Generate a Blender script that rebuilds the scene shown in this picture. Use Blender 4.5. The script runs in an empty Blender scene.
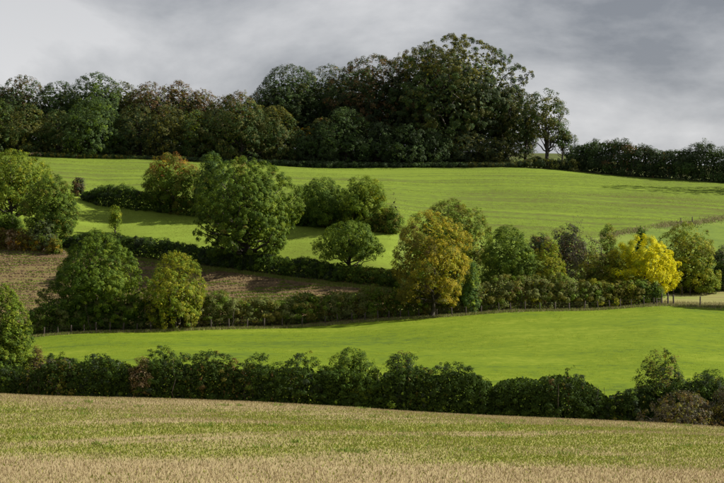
import bpy, math
import numpy as np

# ------------------------------------------------------------------ camera, sky, sun, exposure
scene = bpy.context.scene
col = scene.collection
R = math.radians

cam_d = bpy.data.cameras.new("camera")
cam_d.lens = 100.0
cam_d.sensor_width = 36.0
cam_d.clip_start = 0.5
cam_d.clip_end = 12000.0
cam = bpy.data.objects.new("camera", cam_d)
cam.location = (0, 0, 0)
cam.rotation_euler = (R(90), 0, 0)
col.objects.link(cam)
scene.camera = cam

SUN_EL, SUN_AZ = R(34.0), R(85.0)          # azimuth clockwise from +Y, the way the camera looks
sun_dir = np.array([math.cos(SUN_EL) * math.sin(SUN_AZ), math.cos(SUN_EL) * math.cos(SUN_AZ), math.sin(SUN_EL)])

world = bpy.data.worlds.new("World")
scene.world = world
world.use_nodes = True
wn, wl = world.node_tree.nodes, world.node_tree.links
wn.clear()


def wnode(t, **kw):
    n = wn.new(t)
    for k, v in kw.items():
        setattr(n, k, v)
    return n


w_out = wnode('ShaderNodeOutputWorld')
w_bg = wnode('ShaderNodeBackground')
w_bg.inputs['Strength'].default_value = 0.1
w_sky = wnode('ShaderNodeTexSky', sky_type='NISHITA', sun_disc=False)
w_sky.sun_elevation = SUN_EL
w_sky.sun_rotation = SUN_AZ
w_co = wnode('ShaderNodeTexCoord')
w_map = wnode('ShaderNodeMapping')
w_map.inputs['Scale'].default_value = (1.0, 1.0, 2.2)
w_map.inputs['Location'].default_value = (170.0, 90.0, 37.0)
w_map.inputs['Rotation'].default_value = (0.0, R(6), 0.0)
w_n1 = wnode('ShaderNodeTexNoise')
w_n1.inputs['Scale'].default_value = 5.5
w_n1.inputs['Detail'].default_value = 9.0
w_n1.inputs['Roughness'].default_value = 0.56
w_n1.inputs['Distortion'].default_value = 0.25
w_r1 = wnode('ShaderNodeValToRGB')
e = w_r1.color_ramp.elements
e[0].position, e[0].color = 0.40, (1.08, 1.12, 1.27, 1)
e[1].position, e[1].color = 0.64, (3.2, 3.17, 3.23, 1)
m_ = e.new(0.50)
m_.color = (1.98, 2.0, 2.12, 1)
w_mix = wnode('ShaderNodeMixRGB')
w_mix.inputs['Fac'].default_value = 0.93
wl.new(w_co.outputs['Generated'], w_map.inputs['Vector'])
wl.new(w_map.outputs['Vector'], w_n1.inputs['Vector'])
wl.new(w_n1.outputs['Fac'], w_r1.inputs['Fac'])
wl.new(w_sky.outputs['Color'], w_mix.inputs['Color1'])
w_sep = wnode('ShaderNodeSeparateXYZ')
w_gr = wnode('ShaderNodeMapRange')
w_gr.inputs['From Min'].default_value, w_gr.inputs['From Max'].default_value = 0.02, 0.14
w_gr.inputs['To Min'].default_value, w_gr.inputs['To Max'].default_value = 1.30, 1.0
w_mul = wnode('ShaderNodeMixRGB', blend_type='MULTIPLY')
w_mul.inputs['Fac'].default_value = 1.0
wl.new(w_co.outputs['Generated'], w_sep.inputs[0])
wl.new(w_sep.outputs['Z'], w_gr.inputs['Value'])
wl.new(w_r1.outputs['Color'], w_mul.inputs['Color1'])
wl.new(w_gr.outputs['Result'], w_mul.inputs['Color2'])
wl.new(w_mul.outputs['Color'], w_mix.inputs['Color2'])
wl.new(w_mix.outputs['Color'], w_bg.inputs['Color'])
wl.new(w_bg.outputs['Background'], w_out.inputs['Surface'])

sun_l = bpy.data.lights.new("sun", 'SUN')
sun_l.energy = 5.0
sun_l.angle = R(0.6)
sun_l.color = (1.0, 0.93, 0.80)
sun = bpy.data.objects.new("sun", sun_l)
sun.rotation_euler = (R(90) - SUN_EL, 0, math.pi - SUN_AZ)
sun.location = (200, 100, 150)
col.objects.link(sun)

scene.view_settings.view_transform = 'Standard'
scene.view_settings.look = 'None'
scene.view_settings.exposure = 0.93
scene.view_settings.gamma = 1.0
scene.view_settings.use_curve_mapping = False
scene.render.engine = 'CYCLES'
scene.cycles.use_denoising = True
scene.cycles.max_bounces = 6
scene.cycles.diffuse_bounces = 3
scene.cycles.transmission_bounces = 3
scene.cycles.caustics_reflective = False
scene.cycles.caustics_refractive = False

# ------------------------------------------------------------------ terrain: lines across the valley (photo column, photo row, distance)
K = 0.18 / 362.0


def line(px, py, pd, d):
    return (np.array(px, float), np.array(py, float), np.array(pd, float), np.array(d, float))


L_NEAR = line([0, 724], [483, 485], [0, 724], [55, 55])
L_CREST = line([0, 50, 150, 250, 350, 450, 550, 650, 724], [395, 396, 397.5, 400, 404, 410, 417, 424, 430], [0, 724], [115, 112])
L_DITCH = line([0, 150, 250, 350, 450, 550, 650, 724], [409, 411, 414, 419, 425, 432, 440, 446], [0, 724], [166, 158])
L_FENCE = line([0, 40, 100, 150, 200, 300, 400, 500, 600, 660, 690, 724], [342, 338.5, 334, 332, 330, 325, 319, 313, 308, 304, 305, 306],
               [0, 400, 660, 724], [262, 272, 280, 281])
L_HEDGE = line([0, 75, 100, 150, 200, 300, 370, 400, 450, 550, 660, 724], [243, 247, 250, 256, 263, 277, 284, 286, 288, 285, 284, 283],
               [0, 100, 200, 300, 370, 450, 550, 660, 724], [315, 312, 302, 293, 288, 292, 298, 304, 306])
L_UPPER = line([0, 75, 100, 150, 200, 300, 390, 450, 550, 600, 660, 724], [184, 195, 203, 209, 215, 226, 234, 243, 243, 238, 228, 219],
               [0, 75, 150, 300, 390, 450, 550, 660, 724], [350, 345, 335, 320, 313, 314, 320, 336, 346])
L_WOOD = line([0, 100, 200, 300, 400, 500, 560, 650, 724], [155, 158, 161, 165, 167, 168.5, 170.5, 177, 182], [0, 400, 724], [405, 400, 382])
L_TOP = line([0, 300, 500, 560, 600, 724], [149, 153, 153, 154, 162, 169], [0, 724], [475, 450])
LINES = [L_NEAR, L_CREST, L_DITCH, L_FENCE, L_HEDGE, L_UPPER, L_WOOD, L_TOP]


def dist(L, px):
    return np.interp(px, L[2], L[3])


def line_z(L, px):
    return (241.5 - np.interp(px, L[0], L[1])) * K * dist(L, px)


def knots(px):
    px = np.asarray(px, float)
    o = np.ones_like(px)
    D = [0 * o - 60, 0 * o, 22 * o]
    Z = [0 * o + 0.2, -1.7 * o, -3.75 * o]
    for L in LINES:
        D.append(dist(L, px))
        Z.append(line_z(L, px))
    D += [700 * o, 4200 * o]
    Z += [Z[-1] - 9, -32 * o]
    return np.stack(D, -1), np.stack(Z, -1)


def pchip(D, Z, y):
    h = np.diff(D, axis=-1)
    s = np.diff(Z, axis=-1) / h
    m = np.zeros_like(Z)
    w1 = 2 * h[..., 1:] + h[..., :-1]
    w2 = h[..., 1:] + 2 * h[..., :-1]
    same = s[..., :-1] * s[..., 1:] > 0
    with np.errstate(divide='ignore', invalid='ignore'):
        hm = (w1 + w2) / (w1 / s[..., :-1] + w2 / s[..., 1:])
    m[..., 1:-1] = np.where(same, hm, 0)
    m[..., 0] = s[..., 0]
    m[..., -1] = s[..., -1]
    i = np.clip((y[..., None] >= D).sum(-1) - 1, 0, D.shape[-1] - 2)
    g = lambda A, k: np.take_along_axis(A, k[..., None], -1)[..., 0]
    d0, hh = g(D, i), g(h, i)
    t = np.clip((y - d0) / hh, 0, 1)
    return ((2 * t**3 - 3 * t**2 + 1) * g(Z, i) + (t**3 - 2 * t**2 + t) * hh * g(m, i)
            + (-2 * t**3 + 3 * t**2) * g(Z, i + 1) + (t**3 - t**2) * hh * g(m, i + 1))


def roll(x, y):
    """small humps and hollows of the land"""
    return (0.16 * np.sin(x * 0.11 + 0.045 * y) + 0.13 * np.sin(x * 0.053 - y * 0.083 + 1.3) + 0.07 * np.sin(x * 0.27 + y * 0.19)) * np.clip((y - 40) / 60, 0, 1) * np.clip((900 - y) / 300, 0, 1)


def ground(x, y):
    x, y = np.broadcast_arrays(np.asarray(x, float), np.asarray(y, float))
    px = np.clip(362 + x / (np.maximum(y, 1.0) * K), -80, 800)
    D, Z = knots(px)
    return pchip(D, Z, y) + roll(x, y)


def pix(px, d):
    """photo column at a distance -> a point standing on the ground"""
    x = (px - 362) * K * d
    return x, d, float(ground(x, d))


# ------------------------------------------------------------------ helpers
def vnoise(x, y, seed=0):
    """smooth value noise in numpy"""
    x, y = np.asarray(x, float), np.asarray(y, float)
    xi, yi = np.floor(x), np.floor(y)
    fx, fy = x - xi, y - yi
    fx, fy = fx * fx * (3 - 2 * fx), fy * fy * (3 - 2 * fy)

    def hsh(a, b):
        v = np.sin(a * 127.1 + b * 311.7 + seed * 74.7) * 43758.5453
        return v - np.floor(v)
    return ((hsh(xi, yi) * (1 - fx) + hsh(xi + 1, yi) * fx) * (1 - fy) + (hsh(xi, yi + 1) * (1 - fx) + hsh(xi + 1, yi + 1) * fx) * fy)


def mesh_obj(name, verts, faces, mat, parent=None, colors=None, smooth=False):
    """verts (N,3); faces (M,k) array with one k; colors (N,3)"""
    verts = np.asarray(verts, np.float32)
    faces = np.asarray(faces, np.int32)
    me = bpy.data.meshes.new(name)
    me.vertices.add(len(verts))
    me.vertices.foreach_set('co', verts.ravel())
    k = faces.shape[1]
    me.loops.add(faces.size)
    me.loops.foreach_set('vertex_index', faces.ravel())
    me.polygons.add(len(faces))
    me.polygons.foreach_set('loop_start', np.arange(0, faces.size, k, dtype=np.int32))
    try:
        me.polygons.foreach_set('loop_total', np.full(len(faces), k, np.int32))
    except Exception:
        pass
    if smooth:
        me.polygons.foreach_set('use_smooth', np.ones(len(faces), bool))
    if colors is not None:
        at = me.color_attributes.new('tint', 'FLOAT_COLOR', 'POINT')
        c4 = np.ones((len(verts), 4), np.float32)
        c4[:, :3] = colors
        at.data.foreach_set('color', c4.ravel())
    me.update(calc_edges=True)
    me.materials.append(mat)
    o = bpy.data.objects.new(name, me)
    col.objects.link(o)
    if parent is not None:
        o.parent = parent
    return o


def tag(o, label=None, cat=None, group=None, kind=None):
    if label: o['label'] = label
    if cat: o['category'] = cat
    if group: o['group'] = group
    if kind: o['kind'] = kind
    return o


def empty(name, loc):
    o = bpy.data.objects.new(name, None)
    o.location = loc
    o.empty_display_size = 0.5
    col.objects.link(o)
    return o


# ------------------------------------------------------------------ materials
def new_mat(name):
    m = bpy.data.materials.new(name)
    m.use_nodes = True
    return m, m.node_tree.nodes, m.node_tree.links, m.node_tree.nodes['Principled BSDF']


def leaf_material():
    m, n, l, b = new_mat('leaves')
    a = n.new('ShaderNodeAttribute'); a.attribute_name = 'tint'
    b.inputs['Roughness'].default_value = 0.55
    b.inputs['Specular IOR Level'].default_value = 0.05
    t = n.new('ShaderNodeBsdfTranslucent')
    x = n.new('ShaderNodeMixShader'); x.inputs[0].default_value = 0.28
    g = n.new('ShaderNodeMixRGB'); g.blend_type = 'MULTIPLY'; g.inputs[0].default_value = 1.0
    g.inputs[2].default_value = (1.25, 1.2, 0.6, 1)
    l.new(a.outputs['Color'], b.inputs['Base Color'])
    l.new(a.outputs['Color'], g.inputs[1]); l.new(g.outputs[0], t.inputs['Color'])
    l.new(b.outputs[0], x.inputs[1]); l.new(t.outputs[0], x.inputs[2])
    l.new(x.outputs[0], n['Material Output'].inputs['Surface'])
    return m


def blade_material(name, trans=0.25):
    m, n, l, b = new_mat(name)
    a = n.new('ShaderNodeAttribute'); a.attribute_name = 'tint'
    b.inputs['Roughness'].default_value = 0.7
    b.inputs['Specular IOR Level'].default_value = 0.2
    t = n.new('ShaderNodeBsdfTranslucent')
    x = n.new('ShaderNodeMixShader'); x.inputs[0].default_value = trans
    l.new(a.outputs['Color'], b.inputs['Base Color']); l.new(a.outputs['Color'], t.inputs['Color'])
    l.new(b.outputs[0], x.inputs[1]); l.new(t.outputs[0], x.inputs[2])
    l.new(x.outputs[0], n['Material Output'].inputs['Surface'])
    return m


def bark_material(name, c1, c2):
    m, n, l, b = new_mat(name)
    tc = n.new('ShaderNodeTexCoord')
    mp = n.new('ShaderNodeMapping'); mp.inputs['Scale'].default_value = (3, 3, 0.7)
    no = n.new('ShaderNodeTexNoise'); no.inputs['Scale'].default_value = 3.0; no.inputs['Detail'].default_value = 5
    r = n.new('ShaderNodeValToRGB')
    r.color_ramp.elements[0].position, r.color_ramp.elements[0].color = 0.35, (*c1, 1)
    r.color_ramp.elements[1].position, r.color_ramp.elements[1].color = 0.65, (*c2, 1)
    bu = n.new('ShaderNodeBump'); bu.inputs['Strength'].default_value = 0.6; bu.inputs['Distance'].default_value = 0.05
    l.new(tc.outputs['Object'], mp.inputs[0]); l.new(mp.outputs[0], no.inputs['Vector'])
    l.new(no.outputs['Fac'], r.inputs[0]); l.new(r.outputs[0], b.inputs['Base Color'])
    l.new(no.outputs['Fac'], bu.inputs['Height']); l.new(bu.outputs[0], b.inputs['Normal'])
    b.inputs['Roughness'].default_value = 0.9
    return m


def field_material(name, stops, streak=(0.02, 0.2), rot=0.0, fine=2.5, fine_amt=0.35, bump=0.25, bump_dist=0.12, patch=0.02, tint=False, offset=(0, 0), drill=0.0):
    """stops: [(pos, rgb)]; streak: frequency along and across the drill lines"""
    m, n, l, b = new_mat(name)
    tc = n.new('ShaderNodeTexCoord')
    mp = n.new('ShaderNodeMapping')
    mp.inputs['Rotation'].default_value = (0, 0, rot)
    mp.inputs['Scale'].default_value = (streak[0], streak[1], 0.0)
    mp.inputs['Location'].default_value = (offset[0], offset[1], 0.0)
    s = n.new('ShaderNodeTexNoise'); s.inputs['Scale'].default_value = 1.0; s.inputs['Detail'].default_value = 5; s.inputs['Roughness'].default_value = 0.62
    s.inputs['Distortion'].default_value = 0.4
    p = n.new('ShaderNodeTexNoise'); p.inputs['Scale'].default_value = patch; p.inputs['Detail'].default_value = 3
    f = n.new('ShaderNodeTexNoise'); f.inputs['Scale'].default_value = fine; f.inputs['Detail'].default_value = 4; f.inputs['Roughness'].default_value = 0.7
    l.new(tc.outputs['Object'], mp.inputs[0]); l.new(mp.outputs[0], s.inputs['Vector'])
    l.new(tc.outputs['Object'], p.inputs['Vector']); l.new(tc.outputs['Object'], f.inputs['Vector'])

    def math_(op, a, bb):
        q = n.new('ShaderNodeMath'); q.operation = op
        for i, v in enumerate((a, bb)):
            if isinstance(v, (int, float)): q.inputs[i].default_value = v
            else: l.new(v, q.inputs[i])
        return q.outputs[0]
    v = math_('ADD', math_('MULTIPLY', s.outputs['Fac'], 0.62), math_('MULTIPLY', p.outputs['Fac'], 0.38))
    v = math_('ADD', v, math_('MULTIPLY', math_('SUBTRACT', f.outputs['Fac'], 0.5), fine_amt))
    if drill:
        mw = n.new('ShaderNodeMapping'); mw.inputs['Rotation'].default_value = (0, 0, rot * 0.6)
        wv = n.new('ShaderNodeTexWave'); wv.wave_type = 'BANDS'; wv.bands_direction = 'Y'
        wv.inputs['Scale'].default_value = 0.10; wv.inputs['Distortion'].default_value = 1.2; wv.inputs['Detail'].default_value = 2; wv.inputs['Detail Scale'].default_value = 0.3
        l.new(tc.outputs['Object'], mw.inputs[0]); l.new(mw.outputs[0], wv.inputs['Vector'])
        v = math_('ADD', v, math_('MULTIPLY', math_('SUBTRACT', wv.outputs['Fac'], 0.5), drill))
    r = n.new('ShaderNodeValToRGB')
    el = r.color_ramp.elements
    el[0].position, el[0].color = stops[0][0], (*stops[0][1], 1)
    el[1].position, el[1].color = stops[-1][0], (*stops[-1][1], 1)
    for pos, c in stops[1:-1]:
        q = el.new(pos); q.color = (*c, 1)
    l.new(v, r.inputs[0])
    cout = r.outputs[0]
    if tint:
        a = n.new('ShaderNodeAttribute'); a.attribute_name = 'tint'
        mx = n.new('ShaderNodeMixRGB'); mx.inputs[0].default_value = 0.6
        l.new(cout, mx.inputs[1]); l.new(a.outputs['Color'], mx.inputs[2])
        cout = mx.outputs[0]
    l.new(cout, b.inputs['Base Color'])
    bu = n.new('ShaderNodeBump'); bu.inputs['Strength'].default_value = bump; bu.inputs['Distance'].default_value = bump_dist
    l.new(f.outputs['Fac'], bu.inputs['Height']); l.new(bu.outputs[0], b.inputs['Normal'])
    b.inputs['Roughness'].default_value = 0.95
    b.inputs['Specular IOR Level'].default_value = 0.1
    return m


M_LEAF = leaf_material()
M_BLADE = blade_material('grass_blades')
M_BARK = bark_material('bark', (0.022, 0.018, 0.013), (0.06, 0.05, 0.038))
M_TWIG = bark_material('twigs', (0.04, 0.03, 0.024), (0.10, 0.08, 0.064))
M_POST = bark_material('weathered_post', (0.03, 0.022, 0.017), (0.075, 0.058, 0.046))
M_WIRE, _n, _l, _b = new_mat('wire')
_b.inputs['Base Color'].default_value = (0.06, 0.055, 0.05, 1); _b.inputs['Metallic'].default_value = 0.7; _b.inputs['Roughness'].default_value = 0.6

M_UPPER = field_material('young_crop', [(0.36, (0.088, 0.095, 0.022)), (0.45, (0.094, 0.124, 0.020)), (0.51, (0.104, 0.150, 0.017)), (0.62, (0.138, 0.192, 0.020))],
                         streak=(0.008, 0.42), rot=R(3), fine=1.0, fine_amt=0.42, patch=0.03, drill=0.035)
M_PASTURE = field_material('pasture_grass', [(0.35, (0.115, 0.135, 0.026)), (0.48, (0.135, 0.185, 0.022)), (0.62, (0.165, 0.23, 0.028))],
                           streak=(0.02, 0.3), rot=R(10), fine=1.3, fine_amt=0.28, patch=0.03)
M_MEADOW = field_material('meadow_grass', [(0.36, (0.066, 0.106, 0.009)), (0.46, (0.098, 0.146, 0.006)), (0.54, (0.110, 0.158, 0.006)), (0.66, (0.148, 0.192, 0.013))],
                          streak=(0.035, 0.10), rot=R(-6), fine=0.8, fine_amt=0.62, bump=0.5, patch=0.035)
M_PALE = field_material('pale_pasture', [(0.35, (0.15, 0.16, 0.045)), (0.5, (0.22, 0.21, 0.08)), (0.65, (0.16, 0.21, 0.04))],
                        streak=(0.05, 0.2), fine=1.2, fine_amt=0.2, patch=0.05)
M_ROUGH = field_material('rough_pasture', [(0.35, (0.08, 0.12, 0.025)), (0.5, (0.12, 0.17, 0.028)), (0.65, (0.16, 0.20, 0.04))],
                         streak=(0.05, 0.2), fine=1.2, fine_amt=0.25, patch=0.05)
M_PLOUGH = field_material('ploughed_soil', [(0.36, (0.080, 0.054, 0.027)), (0.47, (0.132, 0.094, 0.046)), (0.56, (0.145, 0.112, 0.048)), (0.66, (0.14, 0.150, 0.034))],
                          streak=(0.02, 0.8), rot=R(7), fine=1.3, fine_amt=0.40, bump=0.7, bump_dist=0.3, patch=0.06)
M_STUBBLE = field_material('stubble_soil', [(0.3, (0.19, 0.145, 0.08)), (0.5, (0.30, 0.235, 0.13)), (0.7, (0.40, 0.33, 0.20))],
                           streak=(0.25, 0.25), fine=6.0, fine_amt=0.5, bump=0.5, bump_dist=0.06, patch=0.3, tint=True)
M_FLOOR = field_material('woodland_litter', [(0.35, (0.05, 0.04, 0.02)), (0.5, (0.06, 0.075, 0.02)), (0.65, (0.10, 0.13, 0.03))],
                         streak=(0.1, 0.1), fine=0.9, fine_amt=0.3, patch=0.05)
M_FAR = field_material('far_land', [(0.3, (0.09, 0.13, 0.03)), (0.5, (0.12, 0.17, 0.03)), (0.7, (0.17, 0.15, 0.07))],
                       streak=(0.004, 0.004), fine=0.05, fine_amt=0.2, patch=0.002)

# ------------------------------------------------------------------ the land, field by field (neighbouring sheets meet along their lines)
COLS = np.concatenate([[-3200, -2000, -1300, -800, -500, -320, -220, -150, -100], np.arange(-70, 796, 6.0), [830, 880, 950, 1050, 1250, 1550, 2100, 2800, 4000]])


def stubble_green(x, y):
    """share of green regrowth in the stubble: bands along the old drill lines"""
    s = (y - 0.92 * x)
    along = (x + 0.92 * y)
    b = vnoise(s * 0.16, along * 0.012, 3) * 0.55 + vnoise(s * 0.52, along * 0.02, 5) * 0.45
    p = vnoise(x * 0.22, y * 0.16, 7)
    g = np.clip((b * 0.72 + p * 0.28 - 0.325) * 3.2, 0, 1)
    for s0, wd in ((81.6, 0.55), (66.5, 0.45), (98.5, 0.8), (110.0, 0.6), (74.0, 0.3)):
        q_ = np.exp(-((s - s0 + 0.6 * np.sin(along * 0.05)) / wd) ** 2)
        g = np.maximum(g, q_ * 0.85 * (0.4 + 0.6 * vnoise(along * 0.25, s0 + 0 * s, 9)))
    win = np.clip((y - 62.5) / 5, 0.06, 1) * np.clip((116 - y) / 22, 0.12, 1)
    return g * win


def strip(name, lo, hi, rows, mat, cols=COLS, power=1.0, colorize=None):
    t = np.linspace(0, 1, rows) ** power
    a = lo(cols)[None, :]; b = hi(cols)[None, :]
    d = a + (b - a) * t[:, None]
    x = (cols[None, :] - 362) * K * d
    z = ground(x, d)
    v = np.stack([x, d, z], -1).reshape(-1, 3)
    nr, nc = d.shape
    i = np.arange(nr - 1)[:, None] * nc + np.arange(nc - 1)[None, :]
    f = np.stack([i, i + 1, i + nc + 1, i + nc], -1).reshape(-1, 4)
    c = colorize(v[:, 0], v[:, 1]) if colorize else None
    o = mesh_obj(name, v, f, mat, colors=c, smooth=True)
    o['kind'] = 'structure'
    return o


const = lambda v: (lambda px: np.full(np.shape(px), float(v)))
dl = lambda L: (lambda px: dist(L, px))


def stubble_tint(x, y):
    g = stubble_green(x, y)[:, None]
    return np.array([0.29, 0.24, 0.12]) * (1 - g) + np.array([0.20, 0.225, 0.03]) * g


strip('stubble_field', const(1.5), dl(L_DITCH), 260, M_STUBBLE, COLS, 1.0, stubble_tint)
strip('meadow', dl(L_DITCH), dl(L_FENCE), 70, M_MEADOW)
CL, CR = COLS[COLS <= 398], COLS[COLS >= 398]
strip('ploughed_field', dl(L_FENCE), dl(L_HEDGE), 40, M_PLOUGH, CL)
strip('pale_pasture', dl(L_FENCE), dl(L_HEDGE), 40, M_PALE, CR)
strip('lower_pasture', dl(L_HEDGE), dl(L_UPPER), 40, M_PASTURE, CL)
strip('rough_pasture', dl(L_HEDGE), dl(L_UPPER), 40, M_ROUGH, CR)
strip('upper_field', dl(L_UPPER), dl(L_WOOD), 60, M_UPPER)
strip('woodland_floor', dl(L_WOOD), const(540), 40, M_FLOOR)
strip('far_hill', const(540), const(4200), 40, M_FAR, power=1.6)
# the country all round, below the valley
ang = np.linspace(0, 2 * math.pi, 97)[:-1]
vv = [(0, 0, -60)] + [(4900 * math.cos(a), 4900 * math.sin(a), -60) for a in ang]
ff = [(0, 1 + i, 1 + (i + 1) % 96) for i in range(96)]
mesh_obj('terrain', vv, ff, M_FAR)['kind'] = 'structure'

# ------------------------------------------------------------------ foliage builders
DG = (0.050, 0.088, 0.014)      # dark green
MG = (0.098, 0.150, 0.018)      # mid green
LG = (0.155, 0.205, 0.020)      # light green
YG = (0.230, 0.235, 0.020)      # yellow green
OL = (0.132, 0.128, 0.024)      # olive
BR = (0.120, 0.084, 0.030)      # brown
RU = (0.190, 0.095, 0.026)      # rust
GO = (0.340, 0.230, 0.018)      # gold
YE = (0.540, 0.505, 0.008)      # bright yellow
GY = (0.088, 0.082, 0.058)      # grey twiggy
ST = (0.290, 0.225, 0.130)      # straw
WG = (0.052, 0.084, 0.028)      # wood green; the wood tones are darkened in place of a cloud shadow
WD = (0.037, 0.054, 0.026)      # wood dark, cloud shade put into the leaf colour
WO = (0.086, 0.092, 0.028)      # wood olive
WB = (0.120, 0.078, 0.036)      # wood brown
LEAF_ASPECT = 0.62


def unit(v):
    return v / np.maximum(np.linalg.norm(v, axis=-1, keepdims=True), 1e-9)


def leaf_mesh(rng, c, nrm, size, cols_):
    """rhombic leaf clumps: centres, normals, lengths, colours"""
    n = len(c)
    a = unit(np.cross(nrm, rng.normal(size=(n, 3))))
    b = np.cross(nrm, a)
    L = (size * rng.uniform(0.65, 1.35, n))[:, None]
    W = L * LEAF_ASPECT * rng.uniform(0.7, 1.3, (n, 1))
    sk = rng.uniform(-0.35, 0.35, (n, 1)) * W
    v = np.stack([c - a * L * 0.4 - b * W * 0.5, c - a * L * 0.4 + b * W * 0.5, c + a * L * 0.6 + b * sk], 1).reshape(-1, 3)
    f = np.arange(3 * n).reshape(-1, 3)
    return v, f, np.repeat(cols_, 3, 0)


def pick(rng, n, pal):
    c = np.array([p[0] for p in pal]); w = np.array([p[1] for p in pal], float)
    return c[rng.choice(len(pal), n, p=w / w.sum())]


def puff_leaves(rng, pc, pr, pcol, n_leaf, leaf, centre, outw=0.75, squash=0.8, jit=0.16):
    """leaves spread over the clumps of a crown"""
    area = pr ** 2
    k = rng.choice(len(pc), n_leaf, p=area / area.sum())
    dr = unit(rng.normal(size=(n_leaf, 3)) + 0.85 * unit(pc[k] - centre[k] if centre.ndim == 2 else pc[k] - centre))
    rad = pr[k] * (0.28 + 0.80 * rng.random(n_leaf) ** 0.5)
    off = dr * rad[:, None] * rng.uniform(0.7, 1.3, (len(pc), 3))[k]
    off[:, 2] *= squash
    c = pc[k] + off
    lobe = unit(pc[k] - (centre[k] if centre.ndim == 2 else centre))
    nr = unit(dr * outw + lobe * 0.5 + rng.normal(size=(n_leaf, 3)) * 0.26 + np.array([0, 0, 0.2]))
    br = np.exp(rng.normal(0, jit, (n_leaf, 1)))
    cc = pcol[k] * br
    cc = cc * (1 + rng.normal(0, 0.07, (n_leaf, 3)))
    return c, nr, np.clip(cc, 0.004, 0.8), k


def tube(path, rads, sides=6):
    path = np.asarray(path, float)
    n = len(path)
    tan = unit(np.gradient(path, axis=0))
    ref = np.where(np.abs(tan[:, 2:3]) > 0.9, np.array([[1.0, 0, 0]]), np.array([[0, 0, 1.0]]))
    a = unit(np.cross(tan, ref)); b = np.cross(tan, a)
    th = np.linspace(0, 2 * math.pi, sides + 1)[:-1]
    v = path[:, None] + (a[:, None] * np.cos(th)[None, :, None] + b[:, None] * np.sin(th)[None, :, None]) * np.asarray(rads)[:, None, None]
    v = v.reshape(-1, 3)
    i = (np.arange(n - 1)[:, None] * sides + np.arange(sides)[None, :])
    j = (np.arange(n - 1)[:, None] * sides + (np.arange(sides)[None, :] + 1) % sides)
    f = np.stack([i, j, j + sides, i + sides], -1).reshape(-1, 4)
    return v, f


def join(parts):
    V, F, o = [], [], 0
    for v, f in parts:
        V.append(v); F.append(f + o); o += len(v)
    return np.concatenate(V), np.concatenate(F)


def limb(rng, p0, p1, r0, r1, n=6, sag=0.12, wob=0.04):
    t = np.linspace(0, 1, n)[:, None]
    L = np.linalg.norm(p1 - p0)
    p = p0 * (1 - t) + p1 * t
    p[:, 2] += (np.sin(t[:, 0] * math.pi) * -sag * L * 0.5)
    p[1:-1] += rng.normal(0, wob * L, (n - 2, 3))
    return tube(p, r0 + (r1 - r0) * t[:, 0], 5)


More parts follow.
